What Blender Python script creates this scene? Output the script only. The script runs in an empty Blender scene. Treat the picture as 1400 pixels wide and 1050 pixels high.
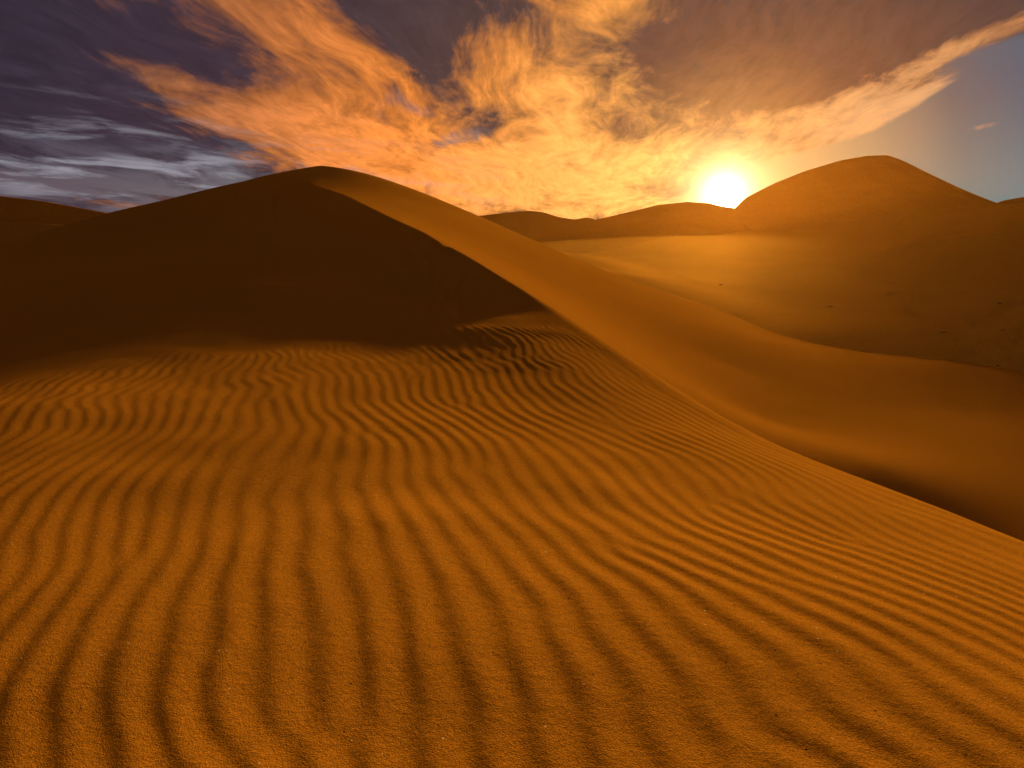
import bpy, math, random
import numpy as np
from mathutils import Vector

rng = np.random.default_rng(11)
random.seed(5)
scene = bpy.context.scene
COL = scene.collection

# ------------------------------------------------------------------ camera model
F_PX = 933.0                       # focal length in photo pixels (24 mm on 36 mm)
HORIZON = 330.0
PITCH = math.atan((525 - HORIZON) / F_PX)      # camera looks down by this much
CP, SP = math.cos(PITCH), math.sin(PITCH)


def at(px, py, Y):
    """world point seen at photo pixel (px, py) at forward distance Y"""
    a = (px - 700) / F_PX
    b = (525 - py) / F_PX
    yy = CP + b * SP
    zz = b * CP - SP
    return (Y * a / yy, Y, Y * zz / yy)


def sky_angles(px, py):
    x, y, z = at(px, py, 1.0)
    return math.degrees(math.atan2(x, y)), math.degrees(math.atan2(z, math.hypot(x, y)))


# ------------------------------------------------------------------ numeric helpers
class Spline:
    """thin plate spline through (x, y, z) points"""
    def __init__(self, pts, smooth=0.0):
        p = np.array(pts, float)
        self.c = p[:, :2]
        n = len(p)
        K = self.kern(self.c[:, None, :] - self.c[None, :, :])
        K += np.eye(n) * smooth
        P = np.hstack([np.ones((n, 1)), self.c])
        A = np.zeros((n + 3, n + 3))
        A[:n, :n] = K; A[:n, n:] = P; A[n:, :n] = P.T
        b = np.zeros(n + 3); b[:n] = p[:, 2]
        self.w = np.linalg.solve(A, b)

    @staticmethod
    def kern(d):
        r2 = (d ** 2).sum(-1) + 1e-9
        return 0.5 * r2 * np.log(r2)

    def __call__(self, x, y):
        sh = x.shape
        x = x.ravel(); y = y.ravel()
        out = self.w[-3] + self.w[-2] * x + self.w[-1] * y
        for (cx, cy), w in zip(self.c, self.w[:-3]):
            r2 = (x - cx) ** 2 + (y - cy) ** 2 + 1e-9
            out += w * 0.5 * r2 * np.log(r2)
        return out.reshape(sh)


def smin(a, b, k):
    h = np.clip(0.5 + 0.5 * (b - a) / k, 0, 1)
    return b * (1 - h) + a * h - k * h * (1 - h)


def sstep(a, b, x):
    t = np.clip((x - a) / (b - a), 0, 1)
    return t * t * (3 - 2 * t)


def sample(grid, u, v):
    """bicubic (Catmull-Rom) periodic lookup, u, v in grid cells"""
    n0, n1 = grid.shape
    iu = np.floor(u).astype(np.int64); fu = u - iu
    iv = np.floor(v).astype(np.int64); fv = v - iv

    def wts(f):
        return (((-0.5 * f + 1) * f - 0.5) * f, (1.5 * f - 2.5) * f * f + 1,
                ((-1.5 * f + 2) * f + 0.5) * f, (0.5 * f - 0.5) * f * f)
    wu, wv = wts(fu), wts(fv)
    out = 0
    for i in range(4):
        for j in range(4):
            out = out + wu[i] * wv[j] * grid[(iu + i - 1) % n0, (iv + j - 1) % n1]
    return out


def band_noise(n, beta, lo, hi, seed):
    """periodic n x n noise with power between lo and hi cycles per tile, unit std"""
    r = np.random.default_rng(seed)
    k = np.hypot(*np.meshgrid(np.fft.fftfreq(n) * n, np.fft.fftfreq(n) * n, indexing='ij'))
    f = np.where((k >= lo) & (k <= hi), np.maximum(k, 1) ** (-beta), 0)
    g = np.fft.ifft2(np.fft.fft2(r.standard_normal((n, n))) * f).real
    return g / g.std()


NOISE = band_noise(512, 1.7, 2, 200, 3)
NOISE2 = band_noise(512, 1.7, 2, 200, 8)
SOFT = band_noise(512, 1.4, 2, 14, 21)
SOFT2 = band_noise(512, 1.4, 2, 14, 22)


def noise(x, y, size, g=NOISE):
    """size = metres per tile"""
    n = g.shape[0]
    return sample(g, x / size * n, y / size * n)


def ripple_field(n, waves, iters, spread, seed):
    """stripe pattern with natural forks: repeated oriented band-pass + saturation.
    stripes run along axis 1; 'waves' stripes per tile across axis 0"""
    r = np.random.default_rng(seed)
    k0, k1 = np.meshgrid(np.fft.fftfreq(n) * n, np.fft.fftfreq(n) * n, indexing='ij')
    k = np.hypot(k0, k1)
    ang = np.arctan2(np.abs(k1), np.abs(k0))
    f = np.exp(-((k - waves) / (waves * 0.24)) ** 2) * np.exp(-(ang / spread) ** 2)
    g = r.standard_normal((n, n))
    for _ in range(iters):
        g = np.fft.ifft2(np.fft.fft2(g) * f).real
        g = np.tanh(1.6 * g / g.std())
    G = np.fft.fft2(g)
    g = np.fft.ifft2(G * f).real
    # phase by the analytic signal (positive k0 only) for an asymmetric profile
    H = np.fft.ifft2(G * f * (k0 > 0) * 2)
    return np.real(H) / np.std(g), np.imag(H) / np.std(g)


# ------------------------------------------------------------------ shapes of the dunes
crest_px = [(385, 237, 66), (420, 247, 54), (470, 266, 41), (520, 290, 32.5), (580, 318, 25.5), (640, 350, 20.4), (700, 385, 17.0),
            (760, 420, 14.6), (830, 464, 12.2), (900, 510, 10.4), (970, 553, 9.0), (1050, 595, 7.9), (1120, 625, 7.1), (1200, 655, 6.4),
            (1300, 693, 5.6), (1400, 733, 4.95)]
crest = [at(*c) for c in crest_px] + [(4.35, 2.6, -2.1), (4.7, 0.0, -2.0), (5.0, -4, -1.85)]
left_ridge = [at(*c) for c in [(340, 246, 67), (290, 257, 66), (230, 272, 62), (160, 288, 58), (90, 308, 52), (0, 333, 46)]] \
    + [(-40, 28, -1.0), (-48, 14, -1.8)]



def face(fx, fy, fY, cx, cy, cY, py):
    """point of a straight slope from its foot to its crest, seen at picture row py"""
    p, q = np.array(at(fx, fy, fY)), np.array(at(cx, cy, cY))
    for t in np.linspace(0, 1, 2001):
        m = p + t * (q - p)
        r = at(fx, py, m[1])
        if m[2] >= r[2]: return (m[0], m[1], m[2] - 0.40 * math.sin(math.pi * t))
    return tuple(q)


A_pts = crest[::1] + left_ridge + [
    (0, 0, -1.62), (-3, 0, -1.74), (3, 0, -1.76), (0, -5, -1.75), (-8, -4, -2.3), (-14, 2, -2.4), (1.6, 3.2, -1.73),
    (-1.5, 3.5, -1.75), (-5, 4, -1.88), at(500, 640, 5.4), at(800, 640, 5.6), at(1000, 700, 4.7), at(200, 700, 4.5),
    at(400, 490, 10.5), at(0, 550, 7.8), at(200, 520, 9.1), at(560, 470, 12.1), at(660, 452, 12.7), at(-300, 600, 7.5),
] + [face(*q) for q in [
    (400, 490, 10.5, 400, 242, 61, 380), (400, 490, 10.5, 400, 242, 61, 300), (560, 470, 12.1, 560, 309, 27.5, 385), (200, 520, 9.1, 200, 279, 61, 400),
    (200, 520, 9.1, 200, 279, 61, 330), (0, 550, 7.8, 0, 333, 46, 430), (480, 480, 11.3, 480, 270, 39, 340), (300, 505, 9.7, 300, 254, 66, 300)]]
# sheltered side: a gentle apron, reached from the crest by a short steep slip slope
_c = [at(*c) for c in crest_px] + [(4.35, 2.6, -2.1), (4.7, 0.0, -2.0), (5.0, -4, -1.85)]
_drop = [0, 0, 0, 0, 0, 0.12, 0.35, 0.7, 1.1, 1.7, 2.6, 3.3, 3.4, 3.5, 3.9, 4.3, 4.4, 4.2, 4.0]
B_pts = [(p[0], p[1], p[2] - d) for p, d in zip(_c, _drop)] + left_ridge + [at(*c) for c in [
    (402, 229, 71), (430, 226, 70), (460, 229, 68), (490, 236, 65), (520, 248, 61), (560, 267, 55), (640, 305, 46),
    (740, 341, 50), (830, 371, 60), (1000, 441, 46), (1150, 478, 40),
    (1300, 500, 33.5), (900, 425, 38), (1050, 575, 21.0), (1200, 636, 17.6), (1400, 712, 15.4), (1400, 600, 21.8),
    (1300, 560, 25.4), (1150, 530, 27.6), (1000, 500, 29.0)]] + [
    (0, 90, -6.5), (-20, 105, -4), (-55, 75, -4.5), (20, 80, -8), (-30, 85, -1.5), (-60, 40, -5),
    (9, 2, -6.5), (14, 7, -6.8), (14, -2, -7), (40, 30, -8.5), (50, 50, -9.5)]
for i in range(8, 16):                          # level trough along the foot of the slip slope
    t = np.array(_c[i + 1][:2]) - np.array(_c[i - 1][:2]); t /= np.hypot(*t)
    n = np.array([-t[1], t[0]])
    for d, dz in ((-3.0, 0.0), (3.0, {8: -2.4, 9: -2.3, 10: -1.5, 11: -1.0, 12: -0.8, 13: -0.6, 14: -0.4}.get(i, 0.0))):
        B_pts.append((_c[i][0] + n[0] * d, _c[i][1] + n[1] * d, _c[i][2] - _drop[i] + dz))
SA, SB = Spline(A_pts, 0.02), Spline(B_pts, 0.02)
CREST = np.array(_c)


def slip_slope(x, y, want_roll=False):
    best = np.full(x.shape, 1e9); zz = np.zeros(x.shape); sd = np.zeros(x.shape)
    P = CREST[3:]
    for p, q in zip(P[:-1], P[1:]):
        d = (q - p)[:2]; l = np.hypot(*d); u = d / l
        t = np.clip((x - p[0]) * u[0] + (y - p[1]) * u[1], 0, l)
        dx = x - p[0] - t * u[0]; dy = y - p[1] - t * u[1]
        dd = np.hypot(dx, dy); m = dd < best
        best = np.where(m, dd, best); zz = np.where(m, p[2] + (q[2] - p[2]) * t / l, zz)
        sd = np.where(m, np.sign(u[0] * dy - u[1] * dx), sd)
    w = sstep(22, 30, y)
    if want_roll:
        # the crest rolls over toward the sun: a low swell just inside it
        d = best; f = sstep(15, 10, y) * sstep(2.5, 6.5, y) * (1 - w)
        return f * (0.24 * np.exp(-(d / 2.4) ** 2) - 0.24 * np.exp(-(d / 1.05) ** 2))
    return (zz - 0.88 * best * sd) * (1 - w) - 40 * w                # crest runs toward the camera: far side is positive


TILE = 26.0
RW = 138                                            # stripes per tile -> 0.283 m
RIP_RE, RIP_IM = ripple_field(1400, RW, 7, 0.40, 4)
RSM_RE, RSM_IM = ripple_field(1400, 150, 7, 0.40, 9)
RDIR = math.radians(-17.5)                           # ripples run away from the camera, a little to the left
RC, RS = math.cos(RDIR), math.sin(RDIR)


def spline_matrix(N, step):
    """C2 cubic interpolation from every step-th index to all N indices"""
    n = (N - 1) // step + 1
    if (n - 1) * step < N - 1: n += 1
    K = np.zeros((n, n)); D = np.zeros((n, n))
    K[0, 0] = K[-1, -1] = 1
    for i in range(1, n - 1):
        K[i, i - 1:i + 2] = (1, 4, 1); D[i, i - 1:i + 2] = (6, -12, 6)
    M = np.linalg.solve(K, D)                          # second derivatives
    t = np.arange(N) / step
    i = np.minimum(t.astype(int), n - 2); f = t - i
    W = np.zeros((N, n)); r = np.arange(N)
    W[r, i] = 1 - f; W[r, i + 1] = f
    W += ((1 - f) ** 3 - (1 - f))[:, None] / 6 * M[i] + (f ** 3 - f)[:, None] / 6 * M[i + 1]
    return W, np.arange(n) * step


def main_dune(fx_, fy_, NU, NV, step=6):
    """fx_, fy_: functions of (row index, column index) giving x and y"""
    WU, iu = spline_matrix(NU, step); WV, iv = spline_matrix(NV, step)
    UC, VC = np.meshgrid(iu.astype(float), iv.astype(float), indexing='ij')
    xc, yc = fx_(UC, VC), fy_(UC, VC)

    def smooth(f):
        return WU @ f(xc, yc) @ WV.T
    U, V = np.meshgrid(np.arange(NU, dtype=float), np.arange(NV, dtype=float), indexing='ij')
    x, y = fx_(U, V), fy_(U, V)
    a = smooth(lambda x, y: SA(x, y) + slip_slope(x, y, True))
    b = smooth(lambda x, y: -smin(-SB(x, y), -slip_slope(x, y), 0.02 + 0.16 * sstep(26, 15, y)))
    r = np.hypot(x, y)
    k = 0.03 + 0.26 * sstep(20, 12, r) - 0.12 * sstep(9.5, 5.5, r)
    z = smin(a, b, k)
    n1 = smooth(lambda x, y: noise(x, y, 34, SOFT)); n2 = smooth(lambda x, y: noise(x + 7, y - 3, 34, SOFT2))
    n3 = smooth(lambda x, y: noise(x, y, 9, SOFT2)); n4 = smooth(lambda x, y: noise(x, y, 11, SOFT))
    n5 = smooth(lambda x, y: noise(x, y, 70, SOFT)); n6 = smooth(lambda x, y: noise(x, y, 3.4, SOFT))
    # ripples
    far = sstep(8.5, 13, y + 0.6 * n1)
    c = x * RC - y * RS + 0.16 * n1 + 0.020 * n3 + far * (0.07 * n3) + 0.006 * n6
    l = x * RS + y * RC + 0.4 * n2
    c = c + 0.03 * np.clip(y - 8, 0, 9) * sstep(-5, 1, x)       # they swing across the slope high up
    G = 1400 / TILE
    re = sample(RIP_RE, c * G, l * G); im = sample(RIP_IM, c * G, l * G)
    re2 = sample(RSM_RE, c * G + 200, l * G + 77); im2 = sample(RSM_IM, c * G + 200, l * G + 77)
    re = re * (1 - far) + re2 * far; im = im * (1 - far) + im2 * far
    mag = np.hypot(re, im) + 1e-6
    ph = np.arctan2(im, re)
    rip = (np.sin(ph) + 0.08 * np.sin(2 * ph)) * np.tanh(mag * 1.2)
    # smooth slip face: ripples only in front of its foot
    fx = np.array([-40, -18, -9.0, -6.4, -4.4, -3.6, -1.9, -0.5, 0.6, 1.5, 4, 9])
    fy = np.array([1.0, 4.6, 7.6, 9.1, 10.3, 11.0, 12.0, 12.4, 12.2, 11.5, 10, 9])
    foot = np.interp(x, fx, fy) + 0.4 * n4 + 0.15 * n6
    slip = sstep(0.6, -1.1, foot - y)
    near_crest = sstep(0.02, 0.2, b - a) * (0.4 + 0.6 * sstep(0.1, 0.7, b - a))
    fade = 0.72 + 0.28 * np.clip(n4 * 0.6 + 0.5, 0, 1)
    amp = (0.0027 + 0.0022 * sstep(-4, 2, x)) * (1 - slip) * near_crest * fade * 1.0
    z = z + amp * rip
    z = z + amp * 0.22 * noise(x, y, 3.1, NOISE2) * (0.4 + 0.6 * sstep(9, 3, r)) + 0.006 * n4 * sstep(0.05, 0.6, b - a) + 0.006 * n5 * sstep(8, 25, r) * sstep(0.0, 1.2, np.abs(b - a))
    return x, y, z


# ------------------------------------------------------------------ mesh helpers
def grid_mesh(name, X, Y, Z, material, kind='structure', label=None):
    h, w = X.shape
    me = bpy.data.meshes.new(name)
    co = np.stack([X, Y, Z], -1).reshape(-1, 3).astype(np.float32)
    i = np.arange(h * w).reshape(h, w)
    q = np.stack([i[:-1, :-1], i[:-1, 1:], i[1:, 1:], i[1:, :-1]], -1).reshape(-1, 4)
    me.vertices.add(len(co)); me.vertices.foreach_set('co', co.ravel())
    me.loops.add(q.size); me.loops.foreach_set('vertex_index', q.ravel().astype(np.int32))
    me.polygons.add(len(q))
    me.polygons.foreach_set('loop_start', np.arange(0, q.size, 4, dtype=np.int32))
    me.update(calc_edges=True)
    me.polygons.foreach_set('use_smooth', np.ones(len(q), bool))
    me.validate()
    if me.polygons[0].normal.z < 0:
        me.flip_normals()
    me.materials.append(material)
    o = bpy.data.objects.new(name, me)
    COL.objects.link(o)
    if kind: o['kind'] = kind
    if label: o['label'] = label
    return o


# ------------------------------------------------------------------ node helpers
class E:
    """tiny expression wrapper over shader node sockets"""
    def __init__(self, nt, s): self.nt, self.s = nt, s

    def _m(self, op, b=None, c=None, clamp=False):
        n = self.nt.nodes.new('ShaderNodeMath'); n.operation = op; n.use_clamp = clamp
        for k, v in enumerate((self, b, c)):
            if v is None: continue
            if isinstance(v, E): self.nt.links.new(v.s, n.inputs[k])
            else: n.inputs[k].default_value = v
        return E(self.nt, n.outputs[0])

    def __add__(s, o): return s._m('ADD', o)
    __radd__ = __add__
    def __sub__(s, o): return s._m('SUBTRACT', o)
    def __rsub__(s, o): return (s * -1.0) + o
    def __mul__(s, o): return s._m('MULTIPLY', o)
    __rmul__ = __mul__
    def __truediv__(s, o): return s._m('DIVIDE', o)
    def __rtruediv__(s, o): return (s ** -1.0) * o
    def __pow__(s, o): return s._m('POWER', o)
    def clip(s): return s._m('ADD', 0.0, clamp=True)
    def max(s, o): return s._m('MAXIMUM', o)
    def min(s, o): return s._m('MINIMUM', o)
    def exp(s): return s._m('EXPONENT')
    def sqrt(s): return s._m('SQRT')
    def abs(s): return s._m('ABSOLUTE')
    def atan2(s, o): return s._m('ARCTAN2', o)
    def asin(s): return s._m('ARCSINE')

    def step(s, a, b):
        n = s.nt.nodes.new('ShaderNodeMapRange'); n.interpolation_type = 'SMOOTHSTEP'
        s.nt.links.new(s.s, n.inputs['Value'])
        if a > b:
            n.inputs['From Min'].default_value, n.inputs['From Max'].default_value = b, a
            n.inputs['To Min'].default_value, n.inputs['To Max'].default_value = 1, 0
        else:
            n.inputs['From Min'].default_value, n.inputs['From Max'].default_value = a, b
        return E(s.nt, n.outputs['Result'])


def combine(nt, x, y, z):
    n = nt.nodes.new('ShaderNodeCombineXYZ')
    for k, v in enumerate((x, y, z)):
        if isinstance(v, E): nt.links.new(v.s, n.inputs[k])
        else: n.inputs[k].default_value = v
    return E(nt, n.outputs[0])


def mixc(nt, f, a, b, mode='MIX'):
    n = nt.nodes.new('ShaderNodeMix'); n.data_type = 'RGBA'; n.blend_type = mode
    n.clamp_factor = True
    for idx, v in ((0, f), (6, a), (7, b)):
        if isinstance(v, E): nt.links.new(v.s, n.inputs[idx])
        elif isinstance(v, tuple): n.inputs[idx].default_value = (*v, 1)
        else: n.inputs[idx].default_value = v
    return E(nt, n.outputs[2])


def tex_noise(nt, vec, scale, detail=8, rough=0.55, dist=0.0, lac=2.0, dims='3D', w=None):
    n = nt.nodes.new('ShaderNodeTexNoise'); n.noise_dimensions = dims
    nt.links.new(vec.s, n.inputs['Vector'])
    n.inputs['Scale'].default_value = scale; n.inputs['Detail'].default_value = detail
    n.inputs['Roughness'].default_value = rough; n.inputs['Distortion'].default_value = dist
    n.inputs['Lacunarity'].default_value = lac
    return E(nt, n.outputs['Fac']), E(nt, n.outputs['Color'])


def ramp(nt, f, stops):
    n = nt.nodes.new('ShaderNodeValToRGB')
    nt.links.new(f.s, n.inputs[0])
    cr = n.color_ramp
    cr.elements[0].position, cr.elements[0].color = stops[0][0], (*stops[0][1], 1)
    cr.elements[1].position, cr.elements[1].color = stops[-1][0], (*stops[-1][1], 1)
    for p, c in stops[1:-1]:
        e = cr.elements.new(p); e.color = (*c, 1)
    return E(nt, n.outputs[0])


# ------------------------------------------------------------------ materials
def sand_material(name, base, var, grain=1.0, grain_scale=260.0, speck=True, extra=None):
    m = bpy.data.materials.new(name); m.use_nodes = True
    nt = m.node_tree; nt.nodes.clear()
    out = nt.nodes.new('ShaderNodeOutputMaterial')
    g = nt.nodes.new('ShaderNodeNewGeometry')
    pos = E(nt, g.outputs['Position'])
    f1, _ = tex_noise(nt, pos, 0.06, 3, 0.5)
    f2, _ = tex_noise(nt, pos, grain_scale, 2, 0.6)
    f3, _ = tex_noise(nt, pos, grain_scale * 0.16, 4, 0.7)
    c = mixc(nt, f1.step(0.3, 0.7), base, var)
    dark = tuple(v * 0.45 for v in base)
    c = mixc(nt, f2.step(0.60, 0.38) * 0.75 * grain, c, dark)
    c = mixc(nt, f3.step(0.60, 0.35) * 0.22 * grain, c, dark)
    if speck:
        v = nt.nodes.new('ShaderNodeTexVoronoi'); v.inputs['Scale'].default_value = 26
        nt.links.new(pos.s, v.inputs['Vector'])
        wn = E(nt, nt.nodes.new('ShaderNodeSeparateColor').outputs[0])
        nt.links.new(v.outputs['Color'], wn.s.node.inputs[0])
        sp = E(nt, v.outputs['Distance']).step(0.12, 0.08) * wn.step(0.965, 0.97)
        c = mixc(nt, sp, c, (0.95, 0.80, 0.50))
        dk = E(nt, v.outputs['Distance']).step(0.15, 0.08) * wn.step(0.075, 0.07)
        c = mixc(nt, dk, c, (0.05, 0.02, 0.01))
    bs = nt.nodes.new('ShaderNodeBsdfPrincipled')
    nt.links.new(c.s, bs.inputs['Base Color'])
    bs.inputs['Roughness'].default_value = 0.85
    bs.inputs['Specular IOR Level'].default_value = 0.0
    if grain > 0:
        b = nt.nodes.new('ShaderNodeBump'); b.inputs['Strength'].default_value = 0.6 * grain
        b.inputs['Distance'].default_value = 0.004 * 260 / grain_scale
        h = f2 * 0.7 + f3 * 1.2
        nt.links.new(h.s, b.inputs['Height'])
        nt.links.new(b.outputs[0], bs.inputs['Normal'])
    nt.links.new(bs.outputs[0], out.inputs[0])
    return m


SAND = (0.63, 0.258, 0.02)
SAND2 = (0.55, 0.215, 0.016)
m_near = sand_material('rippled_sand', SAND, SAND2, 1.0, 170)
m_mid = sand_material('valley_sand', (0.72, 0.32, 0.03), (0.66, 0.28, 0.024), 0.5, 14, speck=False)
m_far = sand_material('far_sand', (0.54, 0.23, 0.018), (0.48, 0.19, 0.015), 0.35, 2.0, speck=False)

# ------------------------------------------------------------------ main dune mesh: fan of cells that grows with distance
NA, NR = 1500, 1500
OX, OY = 0.0, -1.2
RAD = lambda u: 0.45 * (330.0 ** (u / (NR - 1)))
AZF = lambda v: np.radians(-68 + 134 * v / (NA - 1))
X, Y, Z = main_dune(lambda u, v: OX + RAD(u) * np.sin(AZF(v)), lambda u, v: OY + RAD(u) * np.cos(AZF(v)), NR, NA)
grid_mesh('sand_dune', X, Y, Z, m_near, label='tall orange dune with a rippled foot and a dark smooth face, nearest of the dunes')


# ------------------------------------------------------------------ valley floor with its low swells
V_pts = [at(*c) for c in [
    (700, 338, 95), (830, 350, 112), (900, 341, 122), (980, 335, 126), (1050, 326, 126), (1180, 319, 120), (1250, 320, 114), (1400, 298, 106),
    (1550, 290, 100),
    (830, 375, 70), (1000, 445, 51), (1300, 505, 37.5), (1500, 540, 33),
    (900, 375, 90), (1000, 400, 71), (1100, 430, 54), (1250, 460, 43), (1400, 470, 40),
    (1150, 360, 92), (1250, 350, 90), (1400, 332, 84), (1560, 322, 80),
    (1230, 409, 65), (1400, 416, 60), (1550, 420, 57), (1050, 370, 90), (960, 352, 104)]] + [
    (30, 18, -9.5), (60, 10, -11), (0, 48, -8), (-20, 75, -8), (-60, 60, -8), (-90, 110, -6),
    (0, 160, -6), (60, 165, -5), (120, 160, -4), (140, 90, -2), (130, 30, -8)]
SV = Spline(V_pts, 0.05)


def bump_along(x, y, px_pts, height, w_near, w_far, taper=6.0):
    """a soft crest along a polyline; steeper on the near side than on the far side or the other way round"""
    P = np.array([at(*c)[:2] for c in px_pts])
    best = np.full(x.shape, 1e9); sgn = np.zeros(x.shape); t_all = np.zeros(x.shape)
    L = 0
    for (p, q) in zip(P[:-1], P[1:]):
        d = q - p; l = np.hypot(*d); u = d / l
        t = np.clip((x - p[0]) * u[0] + (y - p[1]) * u[1], 0, l)
        dx = x - p[0] - t * u[0]; dy = y - p[1] - t * u[1]
        dd = np.hypot(dx, dy)
        s = np.sign(u[0] * dy - u[1] * dx)
        m = dd < best
        best = np.where(m, dd, best); sgn = np.where(m, s, sgn); t_all = np.where(m, L + t, t_all)
        L += l
    w = np.where(sgn > 0, w_far, w_near)
    e = sstep(0, taper, t_all) * sstep(0, taper, L - t_all)
    return height * e * np.exp(-(best / w)) 


def valley(x, y):
    z = SV(x, y)
    z = z + bump_along(x, y, [(1130, 395, 70), (1230, 409, 65), (1400, 416, 60), (1560, 420, 57)], 1.0, 8, 2.5, 10)
    z = z + bump_along(x, y, [(1120, 352, 94), (1250, 347, 90), (1400, 330, 84), (1560, 322, 80)], 1.7, 3.5, 10, 14)
    z = z + bump_along(x, y, [(860, 350, 108), (915, 363, 92), (970, 390, 70)], 0.35, 1.8, 8, 6)
    z = z + bump_along(x, y, [(830, 351, 112), (900, 342, 122), (980, 336, 126), (1050, 327, 126), (1180, 320, 120), (1250, 321, 114), (1400, 298, 106), (1600, 288, 98)], 1.8, 12, 5, 9)
    z = z + 0.25 * noise(x, y, 200, SOFT) + 0.008 * noise(x, y, 30)
    return z


xs = np.concatenate([np.linspace(-130, -20, 60)[:-1], np.linspace(-20, 140, 660)])
ys = np.linspace(12, 185, 680)
Yg, Xg = np.meshgrid(ys, xs, indexing='ij')
grid_mesh('valley_floor', Xg, Yg, valley(Xg, Yg), m_mid)


# ------------------------------------------------------------------ dry tufts scattered in the valley
m_tuft = bpy.data.materials.new('dry_twigs'); m_tuft.use_nodes = True
_b = m_tuft.node_tree.nodes['Principled BSDF']
_n = m_tuft.node_tree.nodes.new('ShaderNodeTexNoise'); _n.inputs['Scale'].default_value = 9
_r = m_tuft.node_tree.nodes.new('ShaderNodeValToRGB')
_r.color_ramp.elements[0].color = (0.06, 0.035, 0.015, 1); _r.color_ramp.elements[1].color = (0.17, 0.11, 0.05, 1)
m_tuft.node_tree.links.new(_n.outputs['Fac'], _r.inputs[0]); m_tuft.node_tree.links.new(_r.outputs[0], _b.inputs['Base Color'])
_b.inputs['Roughness'].default_value = 0.9


def ground_hit(px, py):
    P = np.array([at(px, py, q) for q in np.arange(9, 120, 0.1)])
    xq, yq = P[:, :1], P[:, 1:2]
    g = np.maximum(valley(xq, yq), np.minimum(SA(xq, yq), SB(xq, yq)))[:, 0]
    j = int(np.argmax(g >= P[:, 2]))
    return P[j, 0], P[j, 1], g[j]


def tuft(px, py, size, label, stretch=1.0, seed=0):
    r = random.Random(seed)
    x0, y0, z0 = ground_hit(px, py)
    vs, fs = [], []
    for i in range(70):
        a = r.uniform(0, 2 * math.pi); lean = r.uniform(0.1, 1.1); L = size * r.uniform(0.4, 1.0)
        bx, by = r.gauss(0, 0.22) * size * stretch, r.gauss(0, 0.22) * size
        w = 0.022 * size
        p0 = (bx, by, -0.05 * size)
        p1 = (bx + math.cos(a) * L * 0.4 * lean * stretch, by + math.sin(a) * L * 0.4 * lean, L * 0.45)
        p2 = (bx + math.cos(a) * L * lean * stretch, by + math.sin(a) * L * lean, L * (0.85 - 0.35 * lean))
        n = (-math.sin(a) * w, math.cos(a) * w)
        b = len(vs)
        for p, q in ((p0, 1), (p1, 0.8), (p2, 0.2)):
            vs.append((p[0] - n[0] * q, p[1] - n[1] * q, p[2])); vs.append((p[0] + n[0] * q, p[1] + n[1] * q, p[2]))
        fs += [(b, b + 1, b + 3, b + 2), (b + 2, b + 3, b + 5, b + 4)]
    me = bpy.data.meshes.new('dry_tuft'); me.from_pydata(vs, [], fs); me.materials.append(m_tuft)
    o = bpy.data.objects.new('dry_tuft', me); COL.objects.link(o)
    o.location = (x0, y0, z0)
    o['label'] = label; o['category'] = 'plant'; o['group'] = 'dry tufts in the valley'


for i, (px, py, sz, st, lb) in enumerate([
        (985, 390, 0.26, 1.6, 'low dark dry tuft on the valley sand straight below the sun'),
        (1135, 420, 0.24, 3.4, 'long flat dark tuft in mid valley, between the sun and the right edge'),
        (1291, 455, 0.22, 2.4, 'flat dark tuft in the right valley, left one of two in a row'),
        (1371, 452, 0.18, 1.6, 'small dark tuft in the right valley, right one of two in a row'),
        (1366, 416, 0.24, 1.2, 'small round dark tuft under the shaded hollow near the right edge'),
        (1364, 501, 0.13, 1.2, 'tiny dark tuft nearest the camera in the right valley'),
        (1398, 415, 0.24, 1.3, 'dark tuft at the very right edge of the valley')]):
    tuft(px, py, sz, lb, st, i)

# ------------------------------------------------------------------ far dunes
def far_dune(name, prof, label, front, back, base=-12.0, depth=120, bow=0.0, curve=0.0, spurs=0.0, seed=0, sharp=0.6, nx=420, ny=260):
    """ridge through (px, py, Y) points; concave slopes of tangent 'front' toward us and 'back' behind"""
    P = np.array([at(*c) for c in prof])
    o = np.argsort(P[:, 0]); P = P[o]
    x = np.linspace(P[0, 0] , P[-1, 0], nx)
    # smooth interpolation
    def smooth(col):
        v = np.interp(x, P[:, 0], P[:, col])
        k = np.hanning(11); k /= k.sum()
        return np.convolve(np.pad(v, 5, 'edge'), k, 'valid')
    ry, rz = smooth(1), smooth(2)
    s = np.linspace(-1, 1, ny); s = np.sign(s) * np.abs(s) ** 1.7
    S, XX = np.meshgrid(s * depth, x, indexing='ij')
    warp = 9 * noise(XX + seed * 31, S, 300, SOFT)
    D = np.abs(S)
    sl = np.where(S < 0, front, back)
    drop = sl * (np.sqrt(D * D + sharp * sharp) - sharp)
    drop = drop * (1 + 0.25 * curve * np.exp(-D / 30.0))
    Zz = rz[None, :] - drop
    if spurs:
        w = sstep(3, 40, D)
        Zz = Zz + spurs * w * noise(XX * 1.0 + seed * 77 + 0.5 * S, S * 0.45, 240, SOFT)
    Zz = np.maximum(Zz, base)
    grid_mesh(name, XX, ry[None, :] + S, Zz, m_far, label=label)


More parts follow.
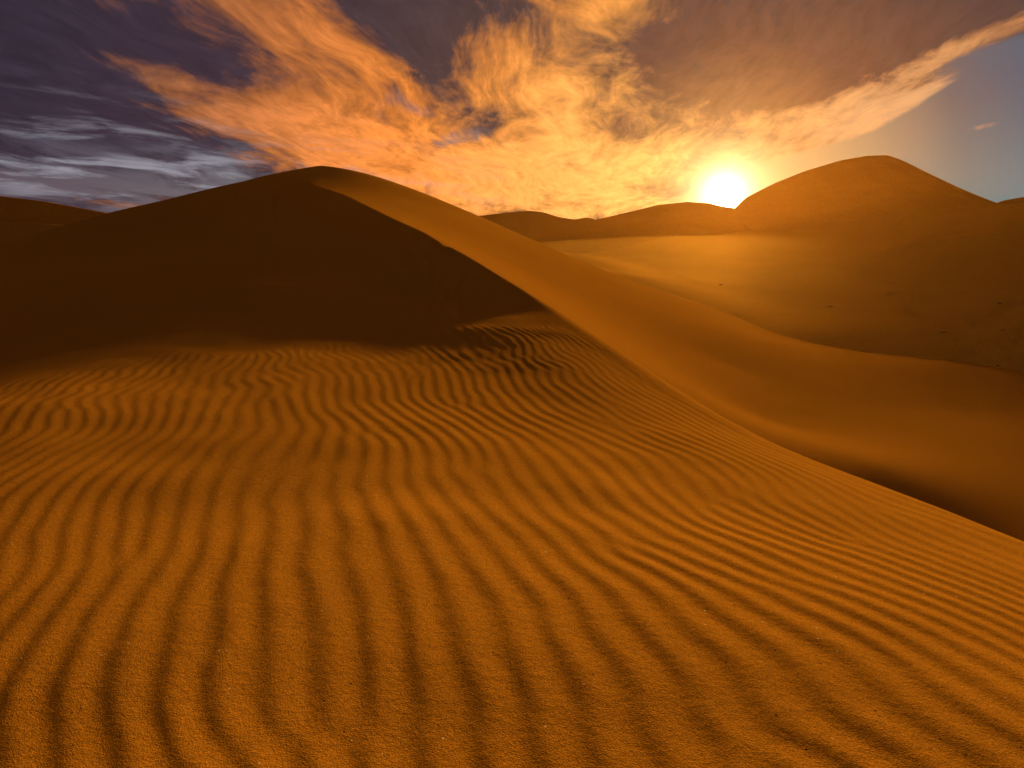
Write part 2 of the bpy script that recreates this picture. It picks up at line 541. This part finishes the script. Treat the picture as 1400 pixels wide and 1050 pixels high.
far_dune('sand_dune', [(985, 330, 190), (1000, 290, 190), (1020, 270, 192), (1060, 250, 196), (1100, 234, 200), (1150, 219, 204), (1185, 213, 206),
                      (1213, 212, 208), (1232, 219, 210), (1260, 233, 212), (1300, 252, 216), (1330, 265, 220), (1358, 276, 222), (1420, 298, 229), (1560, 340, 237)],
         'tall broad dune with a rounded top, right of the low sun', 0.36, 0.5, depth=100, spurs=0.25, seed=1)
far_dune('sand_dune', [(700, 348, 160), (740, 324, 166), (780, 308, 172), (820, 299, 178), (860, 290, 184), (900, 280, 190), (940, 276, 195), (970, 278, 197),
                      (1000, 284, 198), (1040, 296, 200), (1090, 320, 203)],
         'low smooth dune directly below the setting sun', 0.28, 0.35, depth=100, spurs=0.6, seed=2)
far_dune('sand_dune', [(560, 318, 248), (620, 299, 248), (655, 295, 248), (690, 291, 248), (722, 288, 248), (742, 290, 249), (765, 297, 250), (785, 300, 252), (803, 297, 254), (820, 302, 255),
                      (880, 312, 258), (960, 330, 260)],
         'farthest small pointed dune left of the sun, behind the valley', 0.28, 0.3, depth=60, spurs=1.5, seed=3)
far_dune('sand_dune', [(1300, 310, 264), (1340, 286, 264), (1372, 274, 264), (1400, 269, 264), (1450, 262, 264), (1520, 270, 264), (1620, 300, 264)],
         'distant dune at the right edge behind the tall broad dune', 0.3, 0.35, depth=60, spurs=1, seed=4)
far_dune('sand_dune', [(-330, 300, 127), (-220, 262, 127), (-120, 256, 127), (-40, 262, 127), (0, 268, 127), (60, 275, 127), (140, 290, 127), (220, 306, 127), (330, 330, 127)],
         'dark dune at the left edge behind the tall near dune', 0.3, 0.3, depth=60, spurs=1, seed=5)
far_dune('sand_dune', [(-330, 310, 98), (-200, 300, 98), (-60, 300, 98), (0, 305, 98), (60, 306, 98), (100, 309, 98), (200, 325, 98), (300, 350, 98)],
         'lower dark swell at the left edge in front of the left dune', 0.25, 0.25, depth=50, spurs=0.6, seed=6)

# ------------------------------------------------------------------ desert ground to the horizon
rr = np.concatenate([[0.0], np.geomspace(20, 6000, 90)])
aa = np.radians(np.linspace(0, 360, 181))
Rg, Ag = np.meshgrid(rr, aa, indexing='ij')
Xd, Yd = Rg * np.sin(Ag), Rg * np.cos(Ag)
Zd = -12.5 + 1.5 * noise(Xd, Yd, 900, SOFT) * sstep(60, 300, Rg) + 5 * noise(Xd, Yd, 4000, SOFT2) * sstep(400, 1200, Rg)
Zd = np.minimum(Zd, -0.5 + 0 * Zd)
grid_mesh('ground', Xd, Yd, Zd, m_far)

# ------------------------------------------------------------------ dusty air, a low layer over the dunes
def air_dome():
    n_a, n_e, R, H = 48, 10, 235.0, 46.0
    vs, fs = [(0, 0, -34.0)], []
    for j in range(n_e + 1):
        e = math.radians(90 * j / n_e)
        for i in range(n_a):
            t = 2 * math.pi * i / n_a
            vs.append((R * math.cos(e) * math.sin(t), R * math.cos(e) * math.cos(t), -34 + H * math.sin(e) ** 0.6))
    for i in range(n_a):
        fs.append((0, 1 + (i + 1) % n_a, 1 + i))
    for j in range(n_e):
        for i in range(n_a):
            a, b = 1 + j * n_a + i, 1 + j * n_a + (i + 1) % n_a
            fs.append((a, b, b + n_a, a + n_a))
    me = bpy.data.meshes.new('haze'); me.from_pydata(vs, [], [f[::-1] for f in fs]); me.validate()
    m = bpy.data.materials.new('dusty_air'); m.use_nodes = True
    t = m.node_tree; t.nodes.clear()
    o = t.nodes.new('ShaderNodeOutputMaterial'); v = t.nodes.new('ShaderNodeVolumeScatter')
    v.inputs['Color'].default_value = (1.0, 0.42, 0.06, 1)
    v.inputs['Density'].default_value = 0.00018
    v.inputs['Anisotropy'].default_value = 0.80
    t.links.new(v.outputs[0], o.inputs['Volume'])
    me.materials.append(m)
    ob = bpy.data.objects.new('haze', me); COL.objects.link(ob); ob['kind'] = 'structure'


def valley_dust():
    """thin dust hanging low over the valley floor, a flat lens of it"""
    import bmesh
    bm = bmesh.new()
    bmesh.ops.create_uvsphere(bm, u_segments=40, v_segments=20, radius=1.0)
    for v in bm.verts:
        v.co = Vector((34 + v.co.x * 66, 112 + v.co.y * 78, -9.0 + v.co.z * 10.0))
    me = bpy.data.meshes.new('haze'); bm.to_mesh(me); bm.free()
    m = bpy.data.materials.new('low_dust'); m.use_nodes = True
    t = m.node_tree; t.nodes.clear()
    o = t.nodes.new('ShaderNodeOutputMaterial'); v = t.nodes.new('ShaderNodeVolumeScatter')
    v.inputs['Color'].default_value = (1.0, 0.55, 0.10, 1)
    v.inputs['Density'].default_value = 0.0008
    v.inputs['Anisotropy'].default_value = 0.80
    t.links.new(v.outputs[0], o.inputs['Volume'])
    me.materials.append(m)
    ob = bpy.data.objects.new('haze', me); COL.objects.link(ob); ob['kind'] = 'structure'


air_dome()
valley_dust()

# ------------------------------------------------------------------ world
SUN_PX = (990, 268)
sun_az, sun_el = sky_angles(*SUN_PX)
LAMP_AZ, LAMP_EL = 19.5, 7.8

w = bpy.data.worlds.new("World"); scene.world = w; w.use_nodes = True
w.cycles.sampling_method = "MANUAL"; w.cycles.sample_map_resolution = 1024
nt = w.node_tree; nt.nodes.clear()
wo = nt.nodes.new('ShaderNodeOutputWorld'); bg = nt.nodes.new('ShaderNodeBackground')
nt.links.new(bg.outputs[0], wo.inputs[0])
tc = nt.nodes.new('ShaderNodeTexCoord')
sep = nt.nodes.new('ShaderNodeSeparateXYZ')
nt.links.new(tc.outputs['Generated'], sep.inputs[0])
dx, dy, dz = (E(nt, sep.outputs[i]) for i in range(3))
sd = (math.sin(math.radians(sun_az)) * math.cos(math.radians(sun_el)), math.cos(math.radians(sun_az)) * math.cos(math.radians(sun_el)), math.sin(math.radians(sun_el)))
dot = dx * sd[0] + dy * sd[1] + dz * sd[2]
ang = (dot.min(0.999999)._m('ARCCOSINE')) * (180 / math.pi)         # degrees from the sun
AZ = dx.atan2(dy) * (180 / math.pi)
EL = dz.asin() * (180 / math.pi)


def scale_c(nt, c, f):
    return mixc(nt, 1.0, c, combine(nt, f, f, f), 'MULTIPLY')


def add_c(nt, a, b):
    return mixc(nt, 1.0, a, b, 'ADD')


sky = nt.nodes.new('ShaderNodeTexSky'); sky.sky_type = 'NISHITA'; sky.sun_disc = False
sky.sun_elevation = math.radians(LAMP_EL); sky.sun_rotation = math.radians(LAMP_AZ)
sky.air_density = 1.6; sky.dust_density = 3
nish = scale_c(nt, E(nt, sky.outputs[0]), 0.05)



def tint(f, c): return combine(nt, f * c[0], f * c[1], f * c[2])


def blob(px, py, rx, ry, rot=0.0):
    """soft patch of sky around a direction; radii in degrees, rot turns it anticlockwise"""
    a0, e0 = sky_angles(px, py)
    c, s_ = math.cos(math.radians(rot)), math.sin(math.radians(rot))
    u = (AZ - a0); v = (EL - e0)
    p = (u * c + v * s_) * (1 / rx); q = (v * c - u * s_) * (1 / ry)
    return ((p * p + q * q) * -1.0).exp()


behind = dy.step(-0.1, 0.35)                                  # 1 ahead, 0 behind the camera
# clear sky: grey blue, warm and pale toward the horizon near the sun
clear = ramp(nt, ang / 60.0, [(0.0, (0.75, 0.42, 0.13)), (0.14, (0.36, 0.25, 0.12)), (0.26, (0.085, 0.10, 0.12)), (0.38, (0.02, 0.10, 0.19)),
                              (0.62, (0.055, 0.07, 0.12)), (1, (0.035, 0.04, 0.07))])
hz = EL.step(11, 1.0)
clear = mixc(nt, hz * 0.75, clear, ramp(nt, ang / 60.0, [(0, (0.8, 0.46, 0.16)), (0.25, (0.14, 0.25, 0.23)), (0.38, (0.07, 0.22, 0.28)), (0.55, (0.22, 0.20, 0.19)), (0.8, (0.17, 0.12, 0.13)), (1, (0.14, 0.09, 0.10))]))
clear = add_c(nt, clear, scale_c(nt, nish, 0.015 + 0 * EL))

# cloud sheet seen in perspective, streaks running toward the low sun
k = 1.0 / (dz.max(0.0) + 0.13)
fa = math.radians(6)
pc = (dx * math.cos(fa) - dy * math.sin(fa)) * k
pa = (dx * math.sin(fa) + dy * math.cos(fa)) * k
pv = combine(nt, pc, pa * 0.6, 0.0)
_, wc = tex_noise(nt, pv, 1.6, 2, 0.5, dims='2D')
wsep = nt.nodes.new('ShaderNodeSeparateColor'); nt.links.new(wc.s, wsep.inputs[0])
wx, wy = E(nt, wsep.outputs[0]) - 0.5, E(nt, wsep.outputs[1]) - 0.5
pv2 = combine(nt, pc + wx * 0.24, pa * 0.5 + wy * 0.24, 0.0)
pv3 = combine(nt, pc + wx * 0.36 + 5.3, pa * 0.30 + wy * 0.22, 3.7)
n_big, _ = tex_noise(nt, pv2, 1.7, 5, 0.60, dims='2D')
n_lit, _ = tex_noise(nt, pv2, 2.7, 7, 0.60, 0.0, dims='2D')
n_str, _ = tex_noise(nt, pv3, 4.2, 6, 0.64, 0.0, dims='2D')
n_fine, _ = tex_noise(nt, pv3, 14.0, 4, 0.65, 0.0, dims='2D')


def total(base, items):
    r = base + 0.0 * EL
    for b_, a_ in items:
        r = r + b_ * a_
    return r


cov = total(0.66, (
    (blob(1350, 235, 12, 4.0, 0), -0.75), (blob(1410, 115, 8, 3.2, 8), -0.95), (blob(1290, 90, 5, 1.3, 20), -0.30), (blob(1190, 225, 7, 2.2, 0), -0.45),
    (blob(150, 240, 17, 3.6, 0), -0.36), (blob(30, 100, 3, 0.8, 0), -0.3), (blob(620, 190, 2.6, 1.0, 10), -0.28), (blob(580, 150, 4, 0.9, -20), -0.15),
    (blob(980, 235, 5, 2.0, 0), -0.16), (blob(1345, 172, 4.0, 0.6, 9), 0.75), (blob(1215, 145, 5.5, 1.0, 22), 0.62), (blob(1110, 175, 6, 1.2, 14), 0.35),
    (blob(1340, 50, 6.5, 1.2, 22), 0.34), (blob(1120, 35, 13, 4.4, 6), 0.5)))
alpha = (n_big * 0.50 + n_str * 0.50 + cov - 0.5).step(0.24, 0.50)

lit = total(-0.03, (
    (blob(480, 110, 14, 4.2, -28), 0.12), (blob(760, 70, 7, 4.5, 30), 0.12), (blob(280, 140, 9, 1.8, -18), 0.13), (blob(420, 200, 9, 1.6, -20), 0.16), (blob(640, 240, 12, 2.6, -12), 0.20),
    (blob(860, 110, 9, 6.5, 35), 0.09), (blob(830, 230, 12, 3.5, 0), 0.14), (blob(40, 100, 12, 6, 0), -0.26), (blob(230, 235, 14, 1.8, -12), -0.25),
    (blob(640, 25, 8, 2.4, 0), -0.18), (blob(600, 85, 5, 2.0, 0), -0.08), (blob(230, 60, 6, 1.4, -15), -0.10),
    (blob(1140, 30, 12, 4.0, 8), -0.5), (blob(1060, 95, 5, 2.5, 10), -0.06), (blob(620, 190, 4, 1.5, 10), -0.12),
    (blob(1340, 48, 7, 0.8, 22), 0.20), (blob(1215, 145, 6, 1.2, 20), 0.20), (blob(1345, 172, 5, 1, 9), 0.24), (blob(130, 15, 9, 1.4, -8), 0.16)))
L_ = n_lit * 0.66 + n_str * 0.36 + n_fine * 0.10 + lit - 0.06
litf = L_.step(0.38, 0.60)
edge = L_.step(0.54, 0.74)

c_lit = ramp(nt, ang / 50.0, [(0.0, (0.80, 0.40, 0.10)), (0.22, (0.74, 0.31, 0.075)), (0.5, (0.66, 0.195, 0.034)), (0.8, (0.34, 0.11, 0.038)), (1, (0.20, 0.08, 0.04))])
c_drk = ramp(nt, ang / 50.0, [(0.0, (0.42, 0.20, 0.06)), (0.22, (0.10, 0.052, 0.044)), (0.42, (0.070, 0.045, 0.046)), (0.8, (0.046, 0.030, 0.046)), (1, (0.036, 0.026, 0.044))])
cloud = mixc(nt, litf, c_drk, c_lit)
cloud = mixc(nt, edge * 0.9, cloud, scale_c(nt, c_lit, 1.75 + 0 * EL))
cloud = scale_c(nt, cloud, 0.60 + n_fine * 0.80)
right_pale = blob(1270, 150, 12, 4.5, 12)
cloud = mixc(nt, right_pale * litf * 0.8, cloud, (0.55, 0.33, 0.18))
# pale high cirrus streaks low on the left
pv4 = combine(nt, AZ * 0.05 + wx * 0.4, EL * 0.42 + AZ * 0.03 + wy * 0.5, 0.0)
n_cir, _ = tex_noise(nt, pv4, 2.0, 6, 0.62, 0.0, dims='2D')
cir = (n_cir.step(0.48, 0.70)) * blob(190, 235, 17, 3.4, -3)
col = mixc(nt, alpha, clear, cloud)
col = mixc(nt, cir * 0.85, col, (0.34, 0.33, 0.38))

# low sun and the glow around it
g1 = (ang * -0.65).exp() * 3.0 + (ang * -1.5).exp() * 14.0
g2 = ((ang * ang) * -7.0).exp() * 8000.0
g3 = (ang * -0.13).exp() * 0.16
for f, c in ((g1, (1, 0.72, 0.34)), (g2, (1, 0.80, 0.50)), (g3, (1, 0.58, 0.16))):
    col = add_c(nt, col, tint(f, c))
# the half of the sky behind the camera is already dim
col = mixc(nt, behind, (0.050, 0.050, 0.056), col)
nt.links.new(col.s, bg.inputs[0]); bg.inputs[1].default_value = 1.0

# ------------------------------------------------------------------ sun lamp
L = bpy.data.lights.new('sun', 'SUN'); L.energy = 6.8; L.angle = math.radians(1.5); L.color = (1, 0.61, 0.21)
lo = bpy.data.objects.new('sun', L); COL.objects.link(lo)
la, le = math.radians(LAMP_AZ), math.radians(LAMP_EL)
lo.rotation_euler = Vector((math.sin(la) * math.cos(le), math.cos(la) * math.cos(le), math.sin(le))).to_track_quat('Z', 'Y').to_euler()

# ------------------------------------------------------------------ camera
cam = bpy.data.cameras.new('camera'); co = bpy.data.objects.new('camera', cam); COL.objects.link(co)
cam.sensor_width = 36; cam.lens = 36 * F_PX / 1400
cam.clip_start = 0.05; cam.clip_end = 20000
co.location = (0, 0, 0); co.rotation_euler = (math.pi / 2 - PITCH, 0, 0)
scene.camera = co
scene.cycles.adaptive_threshold = 0.02; scene.cycles.max_bounces = 4; scene.cycles.diffuse_bounces = 2; scene.cycles.volume_bounces = 0
scene.view_settings.view_transform = 'Standard'; scene.view_settings.look = 'None'
scene.view_settings.exposure = 0; scene.view_settings.gamma = 1
